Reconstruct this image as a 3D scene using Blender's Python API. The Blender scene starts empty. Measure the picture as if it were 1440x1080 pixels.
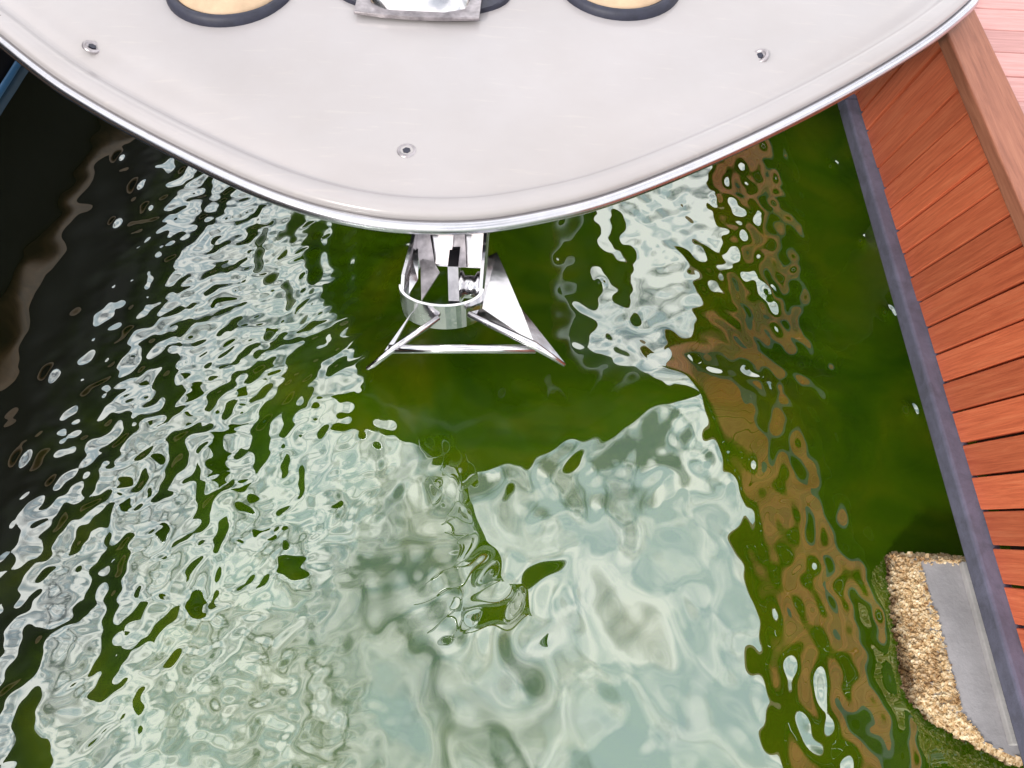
import bpy, bmesh, math, random
import numpy as np
from mathutils import Vector, Matrix
random.seed(7)
sc = bpy.context.scene
C = sc.collection
R = math.radians

# ------------------------------------------------------------------ camera
cd = bpy.data.cameras.new('camera'); cam = bpy.data.objects.new('camera', cd); C.objects.link(cam)
F = 1090.0                       # focal length in pixels of a 1440 px wide frame
cd.sensor_width = 36.0; cd.lens = 36.0 * F / 1440.0
cd.clip_start = 0.05; cd.clip_end = 5000
CAM_H = 3.05                     # eye height above the water
nv = Vector((-35, 692, F)).normalized()
k = F * F / (692 ** 2 + 35 ** 2)
dv = Vector((35 * k, -692 * k, F)).normalized()
pv = nv.cross(dv)
right = Vector((pv.x, dv.x, -nv.x)); up = -Vector((pv.y, dv.y, -nv.y)); back = -Vector((pv.z, dv.z, -nv.z))
M = Matrix((right, up, back)).transposed().to_4x4(); M.translation = (0, 0, CAM_H)
cam.matrix_world = M
sc.camera = cam

# ------------------------------------------------------------------ sky and sun
SUN_EL, SUN_AZ = 30.0, 213.0     # azimuth clockwise from +Y: from behind the viewer, to the left
w = bpy.data.worlds.new('World'); sc.world = w; w.use_nodes = True
nt = w.node_tree; nt.nodes.clear()
out = nt.nodes.new('ShaderNodeOutputWorld'); bg = nt.nodes.new('ShaderNodeBackground')
sky = nt.nodes.new('ShaderNodeTexSky'); sky.sky_type = 'NISHITA'; sky.sun_disc = False
sky.sun_elevation = R(SUN_EL); sky.sun_rotation = R(SUN_AZ); sky.air_density = 1.0; sky.dust_density = 1.5
tc = nt.nodes.new('ShaderNodeTexCoord')
mp = nt.nodes.new('ShaderNodeMapping'); mp.inputs['Location'].default_value = (7.7, 4.2, 3.1)
nz = nt.nodes.new('ShaderNodeTexNoise'); nz.inputs['Scale'].default_value = 3.4; nz.inputs['Detail'].default_value = 7
nz.inputs['Roughness'].default_value = .55; nz.inputs['Distortion'].default_value = .5
cr = nt.nodes.new('ShaderNodeValToRGB')
cr.color_ramp.elements[0].position = .35; cr.color_ramp.elements[1].position = .53
cr.color_ramp.elements[0].color = (.14, .14, .14, 1)
mx = nt.nodes.new('ShaderNodeMixRGB'); mx.inputs['Color2'].default_value = (17.5, 17.2, 16.7, 1)
nz2 = nt.nodes.new('ShaderNodeTexNoise'); nz2.inputs['Scale'].default_value = 7; nz2.inputs['Detail'].default_value = 4; nz2.inputs['Distortion'].default_value = .5
cr2 = nt.nodes.new('ShaderNodeValToRGB')                       # grey modelling inside the clouds
cr2.color_ramp.elements[0].position = .38; cr2.color_ramp.elements[0].color = (13.2, 14.8, 16.2, 1)
cr2.color_ramp.elements[1].position = .56; cr2.color_ramp.elements[1].color = (27.5, 26.0, 25.4, 1)
nt.links.new(mp.outputs['Vector'], nz2.inputs['Vector']); nt.links.new(nz2.outputs['Fac'], cr2.inputs['Fac']); nt.links.new(cr2.outputs['Color'], mx.inputs['Color2'])
nt.links.new(tc.outputs['Generated'], mp.inputs['Vector']); nt.links.new(mp.outputs['Vector'], nz.inputs['Vector'])
nt.links.new(nz.outputs['Fac'], cr.inputs['Fac']); nt.links.new(cr.outputs['Color'], mx.inputs['Fac'])
nt.links.new(sky.outputs['Color'], mx.inputs['Color1']); nt.links.new(mx.outputs['Color'], bg.inputs['Color'])
bg.inputs['Strength'].default_value = .09
nt.links.new(bg.outputs['Background'], out.inputs['Surface'])

sl = bpy.data.lights.new('sun', 'SUN'); sl.energy = 2.6; sl.angle = R(7.0); sl.color = (1, .94, .86)
so = bpy.data.objects.new('sun', sl); C.objects.link(so)
az, el = R(SUN_AZ), R(SUN_EL)
sdir = Vector((math.sin(az) * math.cos(el), math.cos(az) * math.cos(el), math.sin(el)))
so.rotation_euler = sdir.to_track_quat('Z', 'Y').to_euler()

vs = sc.view_settings; vs.view_transform = 'Standard'; vs.look = 'None'; vs.exposure = 0.0; vs.gamma = 1.0
sc.cycles.use_denoising = True
sc.cycles.max_bounces = 8; sc.cycles.caustics_reflective = False; sc.cycles.caustics_refractive = False

# ------------------------------------------------------------------ helpers
def mat(name):
    m = bpy.data.materials.new(name); m.use_nodes = True
    b = m.node_tree.nodes['Principled BSDF']
    return m, m.node_tree, b
def N(t, kind, **kw):
    n = t.nodes.new(kind)
    for a, v in kw.items():
        if a in n.inputs: n.inputs[a].default_value = v
        else: setattr(n, a, v)
    return n
def ramp(t, fac, stops):
    r = t.nodes.new('ShaderNodeValToRGB'); e = r.color_ramp.elements
    while len(e) < len(stops): e.new(.5)
    for i, (p, c) in enumerate(stops): e[i].position = p; e[i].color = (*c, 1)
    t.links.new(fac, r.inputs['Fac']); return r
def bump(t, b, h, strength=.2, dist=.01, inp='Normal'):
    n = N(t, 'ShaderNodeBump'); n.inputs['Strength'].default_value = strength; n.inputs['Distance'].default_value = dist
    t.links.new(h, n.inputs['Height']); t.links.new(n.outputs['Normal'], b.inputs[inp]); return n
def coords(t, scale=(1, 1, 1), rnd=False):
    c = N(t, 'ShaderNodeTexCoord'); m = N(t, 'ShaderNodeMapping'); m.inputs['Scale'].default_value = scale
    t.links.new(c.outputs['Object'], m.inputs['Vector'])
    if rnd:
        o = N(t, 'ShaderNodeObjectInfo'); mu = N(t, 'ShaderNodeVectorMath', operation='SCALE'); mu.inputs[0].default_value = (37, 53, 71)
        t.links.new(o.outputs['Random'], mu.inputs['Scale']); t.links.new(mu.outputs['Vector'], m.inputs['Location'])
    return m.outputs['Vector']
def noise(t, vec, scale, detail=4, rough=.5, dist=0):
    n = N(t, 'ShaderNodeTexNoise'); n.inputs['Scale'].default_value = scale; n.inputs['Detail'].default_value = detail
    n.inputs['Roughness'].default_value = rough; n.inputs['Distortion'].default_value = dist
    t.links.new(vec, n.inputs['Vector']); return n.outputs['Fac']

def mesh_obj(name, verts, faces, m, parent=None, smooth=False):
    me = bpy.data.meshes.new(name); me.from_pydata([tuple(v) for v in verts], [], faces); me.validate()
    bm = bmesh.new(); bm.from_mesh(me); bmesh.ops.recalc_face_normals(bm, faces=bm.faces); bm.to_mesh(me); bm.free()
    if smooth:
        for p in me.polygons: p.use_smooth = True
    me.materials.append(m)
    o = bpy.data.objects.new(name, me); C.objects.link(o)
    if parent: o.parent = parent
    return o
def bm_obj(name, bm, m, parent=None, smooth=False):
    bmesh.ops.recalc_face_normals(bm, faces=bm.faces)
    me = bpy.data.meshes.new(name); bm.to_mesh(me); bm.free()
    if smooth:
        for p in me.polygons: p.use_smooth = True
    me.materials.append(m)
    o = bpy.data.objects.new(name, me); C.objects.link(o)
    if parent: o.parent = parent
    return o
def box(bm, x0, x1, y0, y1, z0, z1, bev=0):
    r = bmesh.ops.create_cube(bm, size=1)
    bmesh.ops.scale(bm, vec=(x1 - x0, y1 - y0, z1 - z0), verts=r['verts'])
    bmesh.ops.translate(bm, vec=((x0 + x1) / 2, (y0 + y1) / 2, (z0 + z1) / 2), verts=r['verts'])
    if bev:
        es = list({e for v in r['verts'] for e in v.link_edges})
        bmesh.ops.bevel(bm, geom=es, offset=bev, segments=2, affect='EDGES', profile=.5)
def prism(bm, poly, z0, z1, bev=0):
    b = [bm.verts.new((x, y, z0)) for x, y in poly]; t = [bm.verts.new((x, y, z1)) for x, y in poly]
    n = len(poly); fs = [bm.faces.new(b), bm.faces.new(t)]
    for i in range(n): fs.append(bm.faces.new((b[i], b[(i + 1) % n], t[(i + 1) % n], t[i])))
    if bev: bmesh.ops.bevel(bm, geom=list({e for f in fs for e in f.edges}), offset=bev, segments=2, affect='EDGES', profile=.5)
def tube(bm, pts, r, seg=10, cap=True):
    rings = []
    pts = [Vector(p) for p in pts]
    for i, p in enumerate(pts):
        t = (pts[min(i + 1, len(pts) - 1)] - pts[max(i - 1, 0)]).normalized()
        a = t.cross(Vector((0, 0, 1)));
        if a.length < 1e-3: a = t.cross(Vector((1, 0, 0)))
        a.normalize(); b = t.cross(a)
        rr = r[i] if isinstance(r, (list, tuple)) else r
        rings.append([bm.verts.new(p + rr * (math.cos(q) * a + math.sin(q) * b)) for q in [2 * math.pi * j / seg for j in range(seg)]])
    for A, B in zip(rings, rings[1:]):
        for j in range(seg): bm.faces.new((A[j], A[(j + 1) % seg], B[(j + 1) % seg], B[j]))
    if cap: bm.faces.new(rings[0]); bm.faces.new(rings[-1])
def plate(bm, pts, th):
    """flat plate of the given outline (3D points) with thickness th"""
    pts = [Vector(p) for p in pts]
    n = Vector()
    for a, b in zip(pts, pts[1:] + pts[:1]): n += (a - pts[0]).cross(b - pts[0])
    n.normalize()
    A = [bm.verts.new(p + n * th / 2) for p in pts]; B = [bm.verts.new(p - n * th / 2) for p in pts]
    bm.faces.new(A); bm.faces.new(B); m = len(pts)
    for i in range(m): bm.faces.new((A[i], A[(i + 1) % m], B[(i + 1) % m], B[i]))
def empty(name, loc, label, cat, group=None):
    o = bpy.data.objects.new(name, None); C.objects.link(o); o.location = loc; o.empty_display_size = .1
    o['label'] = label; o['category'] = cat
    if group: o['group'] = group
    return o
def adopt(root, *obs):
    """parent meshes built in world coordinates to an empty that stands elsewhere"""
    for o in obs:
        o.parent = root; o.matrix_parent_inverse = Matrix.Translation(root.location).inverted()

# ------------------------------------------------------------------ materials
def gelcoat():
    m, t, b = mat('white_gelcoat')
    v = coords(t)
    n1 = noise(t, v, 2.2, 5, .6)
    r = ramp(t, n1, [(.3, (.372, .348, .350)), (.7, (.405, .384, .396))])
    n2 = noise(t, v, 5, 6, .65)
    rr = ramp(t, n2, [(.35, (.17,) * 3), (.7, (.23,) * 3)])
    vsc = N(t, 'ShaderNodeTexVoronoi'); vsc.inputs['Scale'].default_value = 5.5; t.links.new(v, vsc.inputs['Vector'])
    spot = ramp(t, vsc.outputs['Distance'], [(.012, (.45, .43, .42)), (.022, (1, 1, 1))])
    stv = N(t, 'ShaderNodeMapping'); stv.inputs['Rotation'].default_value = (0, 0, .45); stv.inputs['Scale'].default_value = (4, 34, 4); t.links.new(v, stv.inputs['Vector'])
    strk = ramp(t, noise(t, stv.outputs['Vector'], 1.6, 4, .6), [(.60, (1, 1, 1)), (.70, (1.06, 1.05, 1.03))])
    m1 = N(t, 'ShaderNodeMixRGB', blend_type='MULTIPLY'); m1.inputs['Fac'].default_value = 1
    m2 = N(t, 'ShaderNodeMixRGB', blend_type='MULTIPLY'); m2.inputs['Fac'].default_value = 1
    t.links.new(r.outputs['Color'], m1.inputs['Color1']); t.links.new(spot.outputs['Color'], m1.inputs['Color2'])
    t.links.new(m1.outputs['Color'], m2.inputs['Color1']); t.links.new(strk.outputs['Color'], m2.inputs['Color2'])
    t.links.new(m2.outputs['Color'], b.inputs['Base Color']); t.links.new(rr.outputs['Color'], b.inputs['Roughness'])
    n3 = noise(t, v, 90, 3); bump(t, b, n3, .02, .001)
    return m
GEL = gelcoat()
def chrome():
    m, t, b = mat('polished_stainless')
    b.inputs['Metallic'].default_value = 1; b.inputs['Base Color'].default_value = (.66, .65, .67, 1)
    v = coords(t); n = noise(t, v, 14, 4)
    r = ramp(t, n, [(.3, (.08,) * 3), (.7, (.28,) * 3)]); t.links.new(r.outputs['Color'], b.inputs['Roughness'])
    bump(t, b, noise(t, v, 18, 2), .12, .01)
    return m
CHROME = chrome()
def plain(name, col, rough=.5, var=.12, scale=8, metal=0, bmp=.1):
    m, t, b = mat(name)
    v = coords(t); n = noise(t, v, scale, 5, .6)
    lo = tuple(c * (1 - var) for c in col); hi = tuple(min(1, c * (1 + var)) for c in col)
    r = ramp(t, n, [(.3, lo), (.7, hi)]); t.links.new(r.outputs['Color'], b.inputs['Base Color'])
    b.inputs['Roughness'].default_value = rough; b.inputs['Metallic'].default_value = metal
    if bmp: bump(t, b, noise(t, v, scale * 12, 3), bmp, .003)
    return m
RAIL = plain('satin_stainless_rail', (.60, .60, .64), .26, .06, 20, 1, .05)
STEEL = plain('brushed_steel', (.40, .37, .385), .36, .35, 30, 1, .2)
NAVY = plain('navy_gelcoat', (.012, .016, .035), .3, .2)
RUBBER = plain('navy_rubber', (.02, .022, .04), .55, .3, 30)
TAN = plain('tan_vinyl', (.50, .36, .235), .55, .12, 20)
BLACKHULL = plain('black_hull', (.008, .008, .01), .75, .3, 4)
BLACKHULL.node_tree.nodes['Principled BSDF'].inputs['Specular IOR Level'].default_value = .1
BLUE = plain('blue_paint', (.05, .16, .32), .4, .2, 6)
STRAKE = plain('brown_strake', (.19, .095, .037), .5, .4, 9)
DARKWOOD = plain('wet_pile', (.06, .045, .035), .8, .4, 9)

def wood(name, c_lo, c_mid, c_hi, axis=2, rough=.55):
    m, t, b = mat(name)
    s = [16, 16, 16]; s[axis] = 1.1
    v = coords(t, tuple(s), True)
    g = noise(t, v, 3.2, 7, .68, .6)
    s2 = [70, 70, 70]; s2[axis] = 2.0
    g2 = noise(t, coords(t, tuple(s2), True), 2, 4, .7)
    r = ramp(t, g, [(.28, c_lo), (.5, c_mid), (.74, c_hi)])
    oi = N(t, 'ShaderNodeObjectInfo')
    hs = N(t, 'ShaderNodeHueSaturation')
    mr = N(t, 'ShaderNodeMapRange'); mr.inputs['To Min'].default_value = .74; mr.inputs['To Max'].default_value = 1.12
    t.links.new(oi.outputs['Random'], mr.inputs['Value']); t.links.new(mr.outputs['Result'], hs.inputs['Value'])
    t.links.new(r.outputs['Color'], hs.inputs['Color'])
    mxx = N(t, 'ShaderNodeMixRGB', blend_type='MULTIPLY'); mxx.inputs['Fac'].default_value = .4
    r2 = ramp(t, g2, [(.35, (.6, .5, .46)), (.62, (1, 1, 1))])
    t.links.new(hs.outputs['Color'], mxx.inputs['Color1']); t.links.new(r2.outputs['Color'], mxx.inputs['Color2'])
    t.links.new(mxx.outputs['Color'], b.inputs['Base Color'])
    b.inputs['Roughness'].default_value = rough
    bump(t, b, g2, .35, .004)
    return m
FASCIA = wood('red_stained_board', (.56, .112, .050), (.76, .178, .080), (.88, .26, .125), 2)
CAPW = wood('brown_cap_wood', (.26, .085, .045), (.38, .14, .08), (.47, .19, .11), 1)
DECKW = wood('faded_pink_board', (.50, .245, .235), (.60, .315, .30), (.67, .37, .355), 0)

def concrete(name, col):
    m, t, b = mat(name)
    v = coords(t)
    n = noise(t, v, 5, 7, .65); n2 = noise(t, v, 60, 4, .6)
    r = ramp(t, n, [(.3, tuple(c * .75 for c in col)), (.7, tuple(c * 1.15 for c in col))])
    t.links.new(r.outputs['Color'], b.inputs['Base Color']); b.inputs['Roughness'].default_value = .85
    bump(t, b, n2, .35, .006)
    return m
CONC = concrete('grey_concrete', (.38, .37, .39))
BEAMC = concrete('lavender_grey_beam', (.135, .133, .20))
def grime(m):
    t = m.node_tree; b = t.nodes['Principled BSDF']; l = b.inputs['Base Color'].links[0].from_socket
    r = ramp(t, noise(t, coords(t, (3, 2, 3), True), 4, 8, .7, .6), [(.32, (.7, .7, .66)), (.52, (1, 1, 1)), (.74, (1.2, 1.19, 1.16))])
    mm = N(t, 'ShaderNodeMixRGB', blend_type='MULTIPLY'); mm.inputs['Fac'].default_value = 1
    t.links.new(l, mm.inputs['Color1']); t.links.new(r.outputs['Color'], mm.inputs['Color2']); t.links.new(mm.outputs['Color'], b.inputs['Base Color'])
grime(BEAMC)
LEDGE = concrete('pale_concrete', (.42, .41, .41))

def shell():
    m, t, b = mat('barnacle_shell')
    v = coords(t); n = noise(t, v, 55, 3, .6)
    r = ramp(t, n, [(.3, (.24, .12, .05)), (.42, (.62, .43, .22)), (.58, (.82, .69, .48)), (.76, (.92, .87, .76))])
    # wet, weedy tide mark on the lowest shells
    ob = N(t, 'ShaderNodeNewGeometry'); sp = N(t, 'ShaderNodeSeparateXYZ'); t.links.new(ob.outputs['Position'], sp.inputs['Vector'])
    n4 = N(t, 'ShaderNodeMath', operation='MULTIPLY_ADD'); t.links.new(noise(t, v, 14, 4), n4.inputs[0]); n4.inputs[1].default_value = .10; n4.use_clamp = False; lv_ = N(t, 'ShaderNodeMath', operation='ADD'); lv_.inputs[1].default_value = .12; t.links.new(n4.outputs['Value'], lv_.inputs[0]); t.links.new(sp.outputs['Z'], n4.inputs[2])
    wet = ramp(t, lv_.outputs['Value'], [(.055, (.14, .10, .05)), (.115, (1, 1, 1))])
    big = ramp(t, noise(t, v, 9, 3), [(.35, (.62, .52, .42)), (.6, (1, 1, 1))])
    m1 = N(t, 'ShaderNodeMixRGB', blend_type='MULTIPLY'); m1.inputs['Fac'].default_value = 1; m2 = N(t, 'ShaderNodeMixRGB', blend_type='MULTIPLY'); m2.inputs['Fac'].default_value = 1
    t.links.new(r.outputs['Color'], m1.inputs['Color1']); t.links.new(wet.outputs['Color'], m1.inputs['Color2'])
    t.links.new(m1.outputs['Color'], m2.inputs['Color1']); t.links.new(big.outputs['Color'], m2.inputs['Color2'])
    t.links.new(m2.outputs['Color'], b.inputs['Base Color']); b.inputs['Roughness'].default_value = .6
    return m
SHELL = shell()

def water_mat():
    m, t, b = mat('murky_green_water')
    v = coords(t)
    n = noise(t, v, 1.5, 8, .62, 1.2)
    r = ramp(t, n, [(.30, (.022, .068, .001)), (.5, (.045, .098, .001)), (.72, (.090, .122, .002))])
    # base colour darkened on the left, painting in the moored boat's shade
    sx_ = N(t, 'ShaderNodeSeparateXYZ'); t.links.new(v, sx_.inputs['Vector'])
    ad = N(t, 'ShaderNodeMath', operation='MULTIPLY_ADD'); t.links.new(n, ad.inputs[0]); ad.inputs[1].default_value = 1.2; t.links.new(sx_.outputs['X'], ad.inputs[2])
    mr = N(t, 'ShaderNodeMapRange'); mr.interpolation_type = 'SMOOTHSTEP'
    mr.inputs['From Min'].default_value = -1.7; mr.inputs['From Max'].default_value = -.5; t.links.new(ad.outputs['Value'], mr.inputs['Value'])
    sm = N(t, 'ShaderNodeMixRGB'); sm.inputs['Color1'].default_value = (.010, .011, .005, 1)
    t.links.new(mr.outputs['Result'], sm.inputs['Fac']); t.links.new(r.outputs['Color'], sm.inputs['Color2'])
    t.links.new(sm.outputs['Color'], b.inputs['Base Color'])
    b.inputs['Roughness'].default_value = 0.0
    b.inputs['IOR'].default_value = 3.25
    b.inputs['Specular Tint'].default_value = (.92, 1.0, .99, 1)
    return m
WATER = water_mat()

# ------------------------------------------------------------------ water: one sheet, rippled mesh out to the horizon
WL = -.12                                   # water level
DIMPLES = [(1.858, 3.673, 0.034, 0.019), (1.92, 3.07, 0.034, 0.019), (1.95, 2.573, 0.034, 0.019), (1.922, 1.975, 0.034, 0.019), (1.341, 2.667, 0.034, 0.019), (1.121, 3.347, 0.025, 0.0075), (0.448, 2.676, 0.02, 0.006), (-2.185, 3.215, 0.03, 0.009), (-2.076, 3.065, 0.03, 0.009), (-2.352, 3.437, 0.025, 0.0075), (-2.229, 2.946, 0.025, 0.0075), (-1.941, 3.36, 0.03, 0.009), (-2.216, 1.942, 0.035, 0.0105), (-2.184, 1.487, 0.03, 0.009), (1.121, 1.601, 0.03, 0.009)]
def axis_coords(lo, hi, step, far):
    c = list(np.arange(lo, hi + 1e-6, step))
    s, x = step, hi
    while x < far: s *= 1.22; x += s; c.append(x)
    s, x = step, lo; pre = []
    while x > -far: s *= 1.22; x -= s; pre.append(x)
    return np.array(pre[::-1] + c)
gx = axis_coords(-2.7, 2.0, .0092, 2500); gy = axis_coords(.15, 3.5, .0092, 2500)
X, Y = np.meshgrid(gx, gy)
rng = np.random.default_rng(11)
def waves(lmin, lmax, slope, count, th0=0, spread=math.pi):
    """random sum of sine waves with the given rms slope; returns heights"""
    h = np.zeros_like(X)
    for _ in range(count):
        L = math.exp(rng.uniform(math.log(lmin), math.log(lmax))); kk = 2 * math.pi / L
        th = th0 + rng.uniform(-spread, spread)
        a = slope * math.sqrt(2.0 / count) / kk
        h += a * np.sin(kk * (X * math.cos(th) + Y * math.sin(th)) + rng.uniform(0, 2 * math.pi))
    return h
def sstep(x, a, b):
    u = np.clip((x - a) / (b - a), 0, 1); return u * u * (3 - 2 * u)
fade = 1 - sstep(np.hypot(X, Y - 1.5), 3.6, 9)
bx = -.42 - .18 * np.sin(Y * 1.7 + .3) + .10 * np.sin(Y * 5.1)       # edge of the wind-ruffled patch
rough = (1 - sstep(X, bx - .30, bx + .18)) * sstep(X, -2.5, -1.75)
patch = .65 + .35 * np.sin(2.1 * X + 1.3 * Y) * np.sin(1.7 * Y - .9 * X + 1)
Z = waves(.5, 1.4, .030, 14) + waves(.22, .5, .022, 16) + .6 * waves(.10, .2, .012, 18)
edge = sstep(X, -.7, -.2) * (1 - sstep(X, 1.15, 1.5)) * sstep(Y, 1.1, 1.5)
Z = Z + edge * (waves(.11, .30, .042, 30) + waves(.06, .12, .008, 24))
Z = Z + rough * patch * (waves(.055, .17, .150, 56, -.8, 1.15) + waves(.12, .32, .11, 40) + waves(.25, .5, .09, 16))
# humps and ripple patches shaped to bend the boat and dock reflections
Z = Z + .115 * np.exp(-((Y - 1.87) / .54) ** 2) * np.exp(-((X - .2) / 1.15) ** 4)
Z = Z + .085 * np.exp(-((Y - 1.93) / .24) ** 2) * np.exp(-((X - .80) / .36) ** 2)
Z = Z + .090 * np.exp(-((Y - 1.82) / .40) ** 2) * np.exp(-((X + .72) / .42) ** 2)
Z = Z + np.exp(-(((X + .05) / .38) ** 2 + ((Y - 1.0) / .30) ** 2)) * waves(.13, .32, .055, 26)
Z = Z + sstep(X, 1.0, 1.4) * (1 - sstep(Y, 1.1, 1.7)) * waves(.09, .2, .018, 20)
Z = Z + sstep(X, .95, 1.25) * (1 - sstep(X, 1.55, 1.75)) * sstep(Y, .1, .4) * (waves(.08, .22, .085, 36) + waves(.2, .45, .05, 14))
# a few isolated steep dimples
for bx_, by_, br, ba in DIMPLES: Z = Z + ba * np.exp(-(((X - bx_) / br) ** 2 + ((Y - by_) / (br * 1.5)) ** 2))
Z = Z * fade + WL
nx, ny = len(gx), len(gy)
me = bpy.data.meshes.new('water')
me.vertices.add(nx * ny)
me.vertices.foreach_set('co', np.stack([X, Y, Z], -1).astype(np.float32).ravel())
ii = (np.arange(ny - 1)[:, None] * nx + np.arange(nx - 1)[None, :]).ravel()
q = np.stack([ii, ii + 1, ii + nx + 1, ii + nx], -1).astype(np.int32)
me.loops.add(q.size); me.loops.foreach_set('vertex_index', q.ravel())
me.polygons.add(len(q)); me.polygons.foreach_set('loop_start', np.arange(0, q.size, 4, dtype=np.int32))
me.polygons.foreach_set('loop_total', np.full(len(q), 4, dtype=np.int32))
me.polygons.foreach_set('use_smooth', np.ones(len(q), dtype=bool))
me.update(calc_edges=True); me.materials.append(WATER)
wo = bpy.data.objects.new('water', me); C.objects.link(wo); wo['kind'] = 'structure'

# ------------------------------------------------------------------ dock
DZ = 1.15                                   # deck level above the water
dock = empty('dock', (1.9, 2.5, -.2), 'red stained wooden dock with plank deck beside the white boat', 'dock')
PITCH = .141

# planks of the walking deck, running away from the water
bm = bmesh.new(); box(bm, 0, 3.2, 0, PITCH - .007, -.035, 0, .003)
first = bm_obj('deck_board', bm, DECKW)
for i in range(62):
    o = first if i == 0 else first.copy()
    if i: C.objects.link(o)
    o.location = (1.705, -.6 + i * PITCH, DZ - .006 + random.uniform(-.0015, .0015)); adopt(dock, o)
# unseen solid panel added under the planks to block sky light through gaps
bm = bmesh.new(); box(bm, 1.80, 4.85, -.55, 8.1, DZ - .20, DZ - .048); adopt(dock, bm_obj('light_block_panel', bm, DARKWOOD))
# cap plank along the edge
bm = bmesh.new()
box(bm, 1.548, 1.698, -.6, 8.2, DZ - .045, DZ + .012, .006)
adopt(dock, bm_obj('cap_board', bm, CAPW))
# slanting skirt boards under the cap
SX, SZ0, SZ1, SH = 1.765, .215, 1.10, .40
LEAN = math.atan(SH)
dyt = -(SZ1 - SZ0) * SH
bm = bmesh.new()
hw = PITCH - .012
vsb = []
unlean = Matrix.Rotation(-LEAN, 3, 'X')
for x in (0, .034):
    for (y, z) in ((0, 0), (hw, 0), (hw + dyt, SZ1 - SZ0), (dyt, SZ1 - SZ0)): vsb.append(bm.verts.new(unlean @ Vector((x, y, z))))
a, b_ = vsb[:4], vsb[4:]
fs = [bm.faces.new(a), bm.faces.new(b_)] + [bm.faces.new((a[i], a[(i + 1) % 4], b_[(i + 1) % 4], b_[i])) for i in range(4)]
bmesh.ops.bevel(bm, geom=list(bm.edges), offset=.0025, segments=1, affect='EDGES')
first = bm_obj('skirt_board', bm, FASCIA)
for i in range(56):
    o = first if i == 0 else first.copy()
    if i: C.objects.link(o)
    o.location = (SX + random.uniform(-.002, .004), .10 + i * PITCH + random.uniform(-.0015, .0015), SZ0 + random.uniform(-.004, .004)); o.rotation_euler = (LEAN + random.uniform(-.006, .006), 0, 0); adopt(dock, o)
bm = bmesh.new(); box(bm, SX + .045, SX + .08, -.3, 8.1, SZ0 + .03, DZ - .06)
adopt(dock, bm_obj('backing_frame', bm, DARKWOOD))
# waler below the boards
bm = bmesh.new(); box(bm, 1.706, 1.80, 0, 4.598, .122, .212, .012)
wl = bm_obj('waler_beam', bm, BEAMC)
for i in range(2):
    o = wl if i == 0 else wl.copy()
    if i: C.objects.link(o)
    o.location = (0, -1.0 + i * 4.6, 0); adopt(dock, o)
for y in (3.2, 5.6):
    bm = bmesh.new(); tube(bm, [(2.15, y, -1.5), (2.15, y, DZ - .05)], .14, 16); adopt(dock, bm_obj('pile', bm, DARKWOOD, smooth=True))

dock.location.z = 0.0

# ------------------------------------------------------------------ concrete footing with barnacles
foot = empty('concrete_footing', (1.6, .75, 0), 'grey concrete footing crusted with barnacles below the dock skirt', 'footing')
FT = .08
top = [(1.668, 1.154), (1.9, 1.154), (1.9, 0.412), (1.739, 0.475), (1.685, 0.554)]
base = [(1.634, 1.263), (1.95, 1.263), (1.95, 0.452), (1.665, 0.611), (1.582, 0.718)]
bm = bmesh.new()
tv = [bm.verts.new((x, y, FT)) for x, y in top]; bv = [bm.verts.new((x, y, -.18)) for x, y in base]; lv = [bm.verts.new((x, y, -1.6)) for x, y in base]
bm.faces.new(tv); bm.faces.new(lv)
for A, B in ((tv, bv), (bv, lv)):
    for i in range(5): bm.faces.new((A[i], A[(i + 1) % 5], B[(i + 1) % 5], B[i]))
adopt(foot, bm_obj('block', bm, CONC))
bm = bmesh.new(); box(bm, 1.828, 1.856, .47, 1.14, FT, FT + .03, .004); adopt(foot, bm_obj('raised_lip', bm, LEDGE))
# barnacle crust: many small shells standing on the sloping sides
verts, faces = [], []
def barn(p, nrm, r, h):
    nrm = nrm.normalized(); a = nrm.orthogonal().normalized(); b2 = nrm.cross(a); i0 = len(verts); ns = 6
    ph = random.uniform(0, 6.28)
    for j in range(ns):
        q_ = ph + 2 * math.pi * j / ns; rr = r * random.uniform(.75, 1.25); verts.append(p + rr * (math.cos(q_) * a + math.sin(q_) * b2) - nrm * .006)
    lean = Vector((random.uniform(-1, 1), random.uniform(-1, 1), random.uniform(-1, 1))) * h * .45
    for j in range(ns):
        q_ = ph + 2 * math.pi * j / ns; rr = r * random.uniform(.45, .7); verts.append(p + nrm * h * random.uniform(.8, 1.1) + lean + rr * (math.cos(q_) * a + math.sin(q_) * b2))
    c = len(verts); verts.append(p + nrm * h * .45 + lean * .6)
    for j in range(ns):
        k2 = (j + 1) % ns; faces.append((i0 + j, i0 + k2, i0 + ns + k2, i0 + ns + j)); faces.append((i0 + ns + j, i0 + ns + k2, c))
def P3(a, z): return Vector((a[0], a[1], z))
for i, dens in ((4, 4200), (3, 2000), (0, 1000), (2, 700)):
    A, B = P3(top[i], FT), P3(top[(i + 1) % 5], FT); A2, B2 = P3(base[i], -.18), P3(base[(i + 1) % 5], -.18)
    nn = (B - A).cross(A2 - A).normalized()
    if nn.dot(A - Vector((1.78, .80, FT))) < 0: nn = -nn
    for _ in range(dens):
        u, v_ = random.random(), random.random() ** .8
        p = (A.lerp(B, u)).lerp(A2.lerp(B2, u), v_)
        big = random.random() < .12; barn(p, nn, random.uniform(.010, .017) if big else random.uniform(.003, .008), random.uniform(.008, .018) if big else random.uniform(.002, .010))
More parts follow.
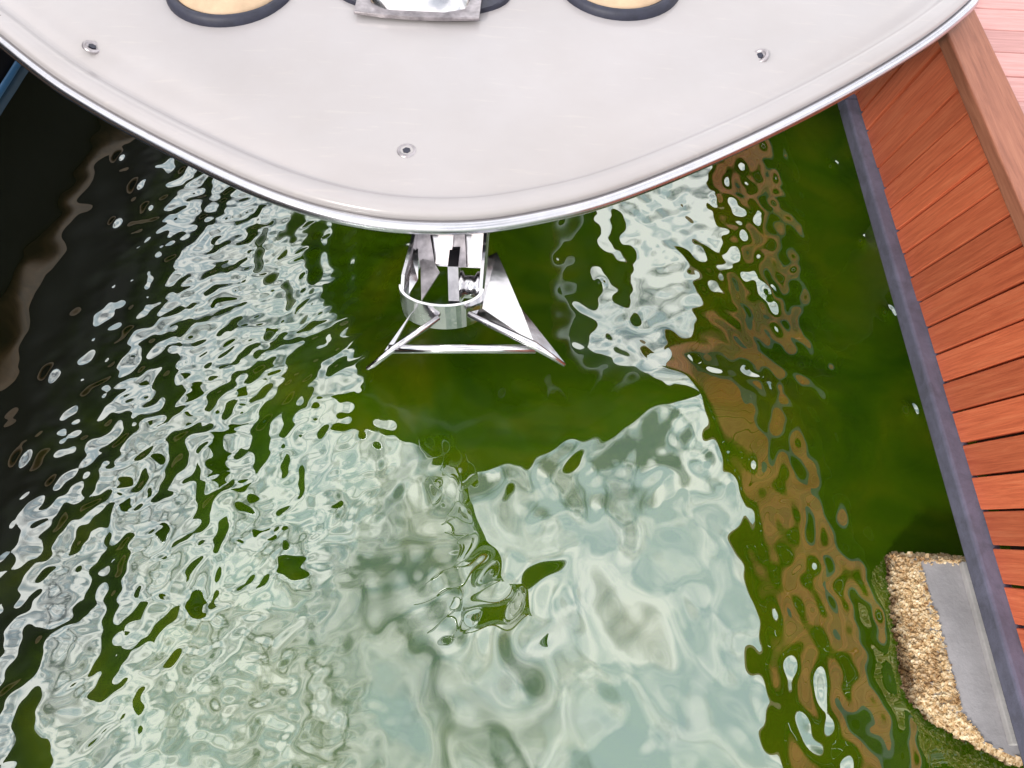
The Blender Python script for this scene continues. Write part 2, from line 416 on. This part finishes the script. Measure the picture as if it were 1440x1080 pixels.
for _ in range(520):                        # ragged upper edge spreading on to the top
    u = random.random(); e = random.choice((4, 4, 3, 0))
    A, B = P3(top[e], FT), P3(top[(e + 1) % 5], FT); p = A.lerp(B, u)
    inw = Vector((1.78, .80, FT)) - p; inw.normalize()
    barn(p + inw * abs(random.gauss(0, .008)), Vector((0, 0, 1)), random.uniform(.003, .008), random.uniform(.003, .009))
o = mesh_obj('barnacle_crust', verts, faces, SHELL); o['kind'] = 'stuff'; adopt(foot, o)

# ------------------------------------------------------------------ the white boat
boat = empty('boat', (-.35, 3.5, 0), 'white fibreglass boat with rounded bow and stainless anchor roller', 'boat')
BZ = 1.52
ctrl = [(-2.25, 7.2), (-1.95, 5.4), (-1.70, 4.1), (-1.58, 3.4), (-1.56, 3.05), (-1.66, 2.84), (-1.85, 2.77), (-2.02, 2.70), (-2.06, 2.56), (-1.95, 2.40), (-1.714, 2.202), (-1.549, 2.068), (-1.399, 1.959), (-1.142, 1.799), (-.816, 1.622), (-.597, 1.532),
        (-.413, 1.490), (-.255, 1.483), (-.100, 1.499), (.056, 1.544), (.237, 1.618), (.470, 1.756), (.746, 1.947), (1.055, 2.186), (1.344, 2.440), (1.54, 2.645),
        (1.625, 2.77), (1.60, 2.89), (1.45, 2.93), (1.22, 2.92), (1.04, 2.98), (.93, 3.2), (.88, 3.6), (.80, 4.2), (.65, 5.3), (.35, 7.2)]  # unseen sides cut in behind the bow so the water mirrors sky
def catmull(P, n):
    P = [np.array(p, float) for p in P]; P = [2 * P[0] - P[1]] + P + [2 * P[-1] - P[-2]]; o_ = []
    for i in range(1, len(P) - 2):
        for j in range(n):
            t_ = j / n; a, b, c, d = P[i - 1:i + 3]
            o_.append(.5 * (2 * b + (c - a) * t_ + (2 * a - 5 * b + 4 * c - d) * t_ ** 2 + (3 * b - a - 3 * c + d) * t_ ** 3))
    o_.append(P[-2]); return np.array(o_)
ol = catmull(ctrl, 10)
for _ in range(6): ol[1:-1] = .25 * ol[:-2] + .5 * ol[1:-1] + .25 * ol[2:]
tan = np.gradient(ol, axis=0); tan /= np.linalg.norm(tan, axis=1)[:, None]
nrm = np.stack([-tan[:, 1], tan[:, 0]], -1)                    # points inboard
ctr = np.array([-.62, 4.6])
if ((ctr - ol[len(ol) // 2]) @ nrm[len(ol) // 2]) < 0: nrm = -nrm
def loft(rings, close_center=None):
    n = len(rings[0]); vv = [tuple(p) for r in rings for p in r]; ff = []
    for i in range(len(rings) - 1):
        for j in range(n - 1): ff.append((i * n + j, i * n + j + 1, (i + 1) * n + j + 1, (i + 1) * n + j))
    return vv, ff
def ring(t_, z): return [(*(ol[i] + nrm[i] * t_), BZ + z) for i in range(len(ol))]
def inner(f_, z0, base_t):
    r = []
    for i in range(len(ol)):
        p = ol[i] + nrm[i] * base_t; spine = np.array([-.30 - .16 * (p[1] - 1.4) if p[1] > 1.4 else -.3, max(p[1], 2.35) + .0]); r.append((*(p + (spine - p) * f_), BZ + z0))
    return r
prof = [(.034, -.085), (.027, -.036), (.024, -.028), (.024, -.018), (.027, -.010), (.034, -.004), (.050, .001), (.068, .001), (.082, -.003), (.092, -.010), (.100, -.0155), (.108, -.0165), (.118, -.013), (.135, -.006), (.155, -.001)]
rings = [ring(a, z) for a, z in prof]
rings += [inner(f_, -.001 + .010 * min(1, f_ * 12) + .03 * f_, .155) for f_ in (.035, .07, .12, .22, .36, .52, .7, .86, 1.0)]
vv, ff = loft(rings)
adopt(boat, mesh_obj('deck', vv, ff, GEL, smooth=True))
# stainless rub rail: a half round strip round the outer edge with a fine step above it
rp = [(.030, -.040), (.026, -.031), (.018, -.027), (.008, -.028), (.001, -.033), (-.003, -.042), (-.004, -.052), (.002, -.062), (.012, -.066)]
vv, ff = loft([ring(a, z) for a, z in rp]); adopt(boat, mesh_obj('rub_rail', vv, ff, RAIL, smooth=True))
# topsides under the rail, and the flat underside of the bridge deck
hr = [(.012, -.064), (.05, -.085), (.12, -.10)]
rg = [ring(a, z) for a, z in hr] + [inner(f_, z_, .12) for f_, z_ in ((.12, -.11), (.30, -.20), (.45, -.42), (.6, -.52), (1.0, -.55))]
vv, ff = loft(rg); adopt(boat, mesh_obj('hull', vv, ff, NAVY, smooth=True))
# twin hulls below the deck
def sponson(cx, y0, wd):
    secs = []
    for s_ in np.linspace(0, 1, 20) ** 1.8:
        yk = y0 + 1.25 * 0 + s_ * 3.6
        half = wd * (1 - (1 - s_) ** 9)
        row = []
        for z, fz, rk in ((1.02, 1.0, -.98), (.75, .98, -.70), (.5, .95, -.46), (.25, .9, -.22), (.0, .8, .02), (-.2, .5, .2), (-.35, 0.02, .4)):
            row.append((half * fz, yk + rk * (1 - s_), z))
        x0 = cx - .16 * (yk - y0)
        secs.append([(x0 - a, y, z) for a, y, z in row] + [(x0 + a, y, z) for a, y, z in row[::-1]])
    n = len(secs[0]); vv = [p for s_ in secs for p in s_]; ff = []
    for i in range(len(secs) - 1):
        for j in range(n - 1): ff.append((i * n + j, i * n + j + 1, (i + 1) * n + j + 1, (i + 1) * n + j))
    return mesh_obj('sponson', vv, ff, NAVY, smooth=True)
adopt(boat, sponson(.22, 3.45, .30)); adopt(boat, sponson(-1.12, 3.45, .30))

# flush stainless fittings let into the deck
def fitting(x, y, z, tilt):
    bm = bmesh.new()
    prof_ = [(.029, -.004), (.029, .001), (.026, .005), (.0205, .0055), (.019, .002), (.013, .001)]
    rings_ = []
    for r_, z_ in prof_: rings_.append([bm.verts.new((r_ * math.cos(q_), r_ * math.sin(q_), z_)) for q_ in [2 * math.pi * j / 24 for j in range(24)]])
    for A, B in zip(rings_, rings_[1:]):
        for j in range(24): bm.faces.new((A[j], A[(j + 1) % 24], B[(j + 1) % 24], B[j]))
    bm.faces.new(rings_[-1])
    o = bm_obj('deck_fitting', bm, STEEL, smooth=True); o.location = (x, y, z); o.rotation_euler = tilt; adopt(boat, o)
    bm = bmesh.new(); tube(bm, [(0, 0, .0005), (0, 0, .0045)], .0118, 6)
    s = bm_obj('screw', bm, RUBBER); s.parent = o
    return o
fitting(-.334, 1.735, BZ + .010, (0, 0, .3)); fitting(-1.369, 2.140, BZ + .008, (0, .5, .35)); fitting(.743, 2.262, BZ + .011, (0, -.5, .3))

# polished windlass cover on an oval dark base
WX, WY = -.366, 2.485
bm = bmesh.new()
ov = [(WX + .295 * math.cos(q_), WY + .14 * math.sin(q_)) for q_ in [2 * math.pi * j / 40 for j in range(40)]]
prism(bm, ov, BZ - .01, BZ + .05, .006); adopt(boat, bm_obj('windlass_base', bm, RUBBER))
bm = bmesh.new()
prism(bm, [(WX - .202, 2.318), (WX - .10, 2.308), (WX, 2.304), (WX + .10, 2.308), (WX + .202, 2.318), (WX + .205, 2.66), (WX - .205, 2.66)], BZ + .048, BZ + .060, .003)
fl = bm_obj('windlass_flange', bm, STEEL)
bm = bmesh.new()
rows = []
for iy in range(13):
    v_ = iy / 12; yv = 2.335 + .31 * v_; hy = math.sqrt(max(0, 1 - (2 * v_ - 1) ** 2)) ** .7
    rows.append([bm.verts.new((WX + .18 * (2 * ix / 16 - 1) * (.55 + .45 * hy), yv, BZ + .058 + .105 * hy * math.sqrt(max(0, 1 - (2 * ix / 16 - 1) ** 2)) ** .8)) for ix in range(17)])
for A, B in zip(rows, rows[1:]):
    for j in range(16): bm.faces.new((A[j], A[j + 1], B[j + 1], B[j]))
dm = bm_obj('windlass_cover', bm, CHROME, smooth=True)
bm = bmesh.new(); box(bm, WX - .055, WX + .045, 2.362, 2.50, BZ + .05, BZ + .118, .008); lp = bm_obj('windlass_latch', bm, plain('violet_grey_latch', (.22, .17, .24), .35, .15, 20))
adopt(boat, fl, dm, lp)

# bow roller
rol = []
bm = bmesh.new()
bm.free()
bm = bmesh.new(); plate(bm, [(-.29, 1.69, 1.44), (-.10, 1.69, 1.44), (-.10, 1.52, 1.29), (-.29, 1.52, 1.29)], .006); rol.append(bm_obj('channel_back', bm, CHROME))
for x, t_, yaw in ((-.264, .0, .26), (-.218, .012, -.10), (-.172, .002, .12), (-.126, .010, -.16)):
    bm = bmesh.new(); plate(bm, [(-.022, .16, .145), (.022, .16, .145), (.022, 0, 0), (-.022, 0, 0)], .007)
    o = bm_obj('channel_plate', bm, STEEL); o.location = (x, 1.495, 1.315 + t_); o.rotation_euler = (0, 0, yaw); rol.append(o)
bm = bmesh.new(); plate(bm, [(-.285, 1.51, 1.33), (-.245, 1.50, 1.33), (-.225, 1.47, 1.32), (-.272, 1.385, 1.29)], .007); rol.append(bm_obj('gusset', bm, STEEL))
bm = bmesh.new(); plate(bm, [(-.312, 1.50, 1.36), (-.292, 1.52, 1.36), (-.285, 1.43, 1.33), (-.305, 1.375, 1.33)], .007); rol.append(bm_obj('gusset', bm, CHROME))
for x0, x1 in ((-.298, -.318), (-.098, -.100)):
    bm = bmesh.new(); plate(bm, [(x0, 1.75, 1.41), (x0, 1.57, 1.41), (x1, 1.40, 1.385), (x1, 1.355, 1.36), (x1, 1.355, 1.30), (x0, 1.53, 1.27), (x0, 1.75, 1.27)], .009)
    rol.append(bm_obj('roller_cheek', bm, CHROME))
bm = bmesh.new()
A = []
for j in range(25):
    a = math.pi * j / 24; x, y = -.209 - .110 * math.cos(a), 1.372 - .062 * math.sin(a)
    dx, dy = x + .209, (y - 1.372) * 1.8 - 1e-4; l = math.hypot(dx, dy); A.append([bm.verts.new((x + dx / l * e, y + dy / l * e, z)) for e, z in ((0, 1.272), (0, 1.376), (.008, 1.376), (.008, 1.272))])
for P, Q in zip(A, A[1:]):
    for j in range(4): bm.faces.new((P[j], P[(j + 1) % 4], Q[(j + 1) % 4], Q[j]))
rol.append(bm_obj('roller_strap', bm, CHROME, smooth=False))
bm = bmesh.new(); tube(bm, [(-.165, 1.43, 1.31), (-.157, 1.43, 1.31), (-.150, 1.43, 1.31), (-.122, 1.43, 1.31), (-.115, 1.43, 1.31), (-.105, 1.43, 1.31)], [.046, .046, .034, .034, .046, .046], 20); rol.append(bm_obj('roller_drum', bm, CHROME, smooth=True))
adopt(boat, *rol)

# ------------------------------------------------------------------ anchor
anchor = empty('anchor', (-.16, 1.3, 1.25), 'polished stainless plough anchor hanging below the bow roller', 'anchor')
bm = bmesh.new(); plate(bm, [(-.185, 1.75, 1.36), (-.185, 1.46, 1.36), (-.175, 1.36, 1.33), (-.175, 1.34, 1.27), (-.175, 1.37, 1.22), (-.185, 1.50, 1.28), (-.185, 1.75, 1.30)], .030)
adopt(anchor, bm_obj('shank', bm, CHROME))
bm = bmesh.new()
plate(bm, [(-.094, 1.334, 1.331), (-.088, 1.51, 1.352), (-.064, 1.535, 1.345), (.012, 1.354, 1.321)], .008)
adopt(anchor, bm_obj('blade_root', bm, CHROME))
bm = bmesh.new()      # the blade lies broad side up, with a folded outer edge
plate(bm, [(-.128, 1.308, 1.345), (-.094, 1.334, 1.331), (.012, 1.354, 1.321), (.066, 1.294, 1.296), (.143, 1.200, 1.276), (.128, 1.198, 1.285), (.055, 1.232, 1.318)], .008)
o = bm_obj('fluke', bm, CHROME); adopt(anchor, o)
bm = bmesh.new(); tube(bm, [(-.130, 1.306, 1.345), (.055, 1.230, 1.318), (.143, 1.197, 1.278)], [.009, .012, .005], 8); e = bm_obj('fluke_edge', bm, CHROME, smooth=True); adopt(anchor, e)
bm = bmesh.new()
plate(bm, [(-.212, 1.298, 1.33), (-.33, 1.200, 1.30), (-.398, 1.158, 1.27), (-.385, 1.172, 1.262), (-.32, 1.230, 1.275), (-.225, 1.30, 1.305)], .009)
adopt(anchor, bm_obj('fluke', bm, CHROME))
bm = bmesh.new(); tube(bm, [(-.212, 1.298, 1.332), (-.33, 1.204, 1.304), (-.400, 1.156, 1.27)], [.008, .010, .004], 8); adopt(anchor, bm_obj('fluke_edge', bm, CHROME, smooth=True))
bm = bmesh.new(); plate(bm, [(-.290, 1.335, 1.305), (-.318, 1.275, 1.30), (-.352, 1.20, 1.298), (-.335, 1.205, 1.298)], .006); adopt(anchor, bm_obj('brace', bm, CHROME))
bm = bmesh.new(); tube(bm, [(-.342, 1.206, 1.30), (.060, 1.231, 1.30)], .0125, 12); adopt(anchor, bm_obj('cross_bar', bm, CHROME, smooth=True))

# ------------------------------------------------------------------ round cushions on the deck
def cushion(x, y, label):
    c = empty('deck_cushion', (x, y, BZ + .02), label, 'cushion', 'round tan cushions on the foredeck')
    bm = bmesh.new(); pr = [(0, .05), (.10, .05), (.155, .046), (.178, .036), (.186, .02), (.186, -.012)]
    def lathe(bm, pr, n=48):
        rs = []
        for r_, z_ in pr: rs.append([bm.verts.new((max(r_, .001) * math.cos(2 * math.pi * j / n), max(r_, .001) * math.sin(2 * math.pi * j / n), z_)) for j in range(n)])
        for A, B in zip(rs, rs[1:]):
            for j in range(n): bm.faces.new((A[j], A[(j + 1) % n], B[(j + 1) % n], B[j]))
        bm.faces.new(rs[0]); bm.faces.new(rs[-1])
    lathe(bm, pr); o = bm_obj('pad', bm, TAN, c, True)
    bm = bmesh.new(); lathe(bm, [(.187, .026), (.195, .034), (.205, .033), (.213, .022), (.216, .005), (.214, -.014)]); o = bm_obj('rim', bm, RUBBER, c, True)
cushion(-1.002, 2.468, 'round tan cushion with dark rim on the port foredeck')
cushion(.297, 2.612, 'round tan cushion with dark rim on the foredeck beside the dock')

# ------------------------------------------------------------------ neighbouring dark boat across the berth
nb = empty('moored_boat', (-4.2, 4, 0), 'black hulled boat with blue boot stripe in the next berth', 'boat')
def strip(name, prof_, m):
    ysn = [-4.5, -3.6, -2.4, -1, 1, 3.2, 5, 7, 9]; xs = [-4.6, -4.0, -3.55, -3.32, -3.24, -3.2, -3.18, -3.18, -3.2]
    n = len(prof_); vv = []; ff = []
    for yv, xv in zip(ysn, xs):
        for dx, z in prof_: vv.append((xv + dx, yv, z))
    for i in range(len(ysn) - 1):
        for j in range(n - 1): ff.append((i * n + j, i * n + j + 1, (i + 1) * n + j + 1, (i + 1) * n + j))
    o = mesh_obj(name, vv, ff, m, smooth=True); adopt(nb, o)
strip('hull', [(-.25, -.5), (-.06, -.1), (-.02, .02), (0, .3), (.05, 1.0), (.10, 2.0), (.02, 2.06), (-2.0, 2.1)], BLACKHULL)
strip('boot_stripe', [(-.07, -.20), (-.045, -.13), (-.025, -.07), (-.04, -.065)], BLUE)
strip('rub_strake', [(.01, .60), (.06, .61), (.075, .84), (.03, .86)], STRAKE)
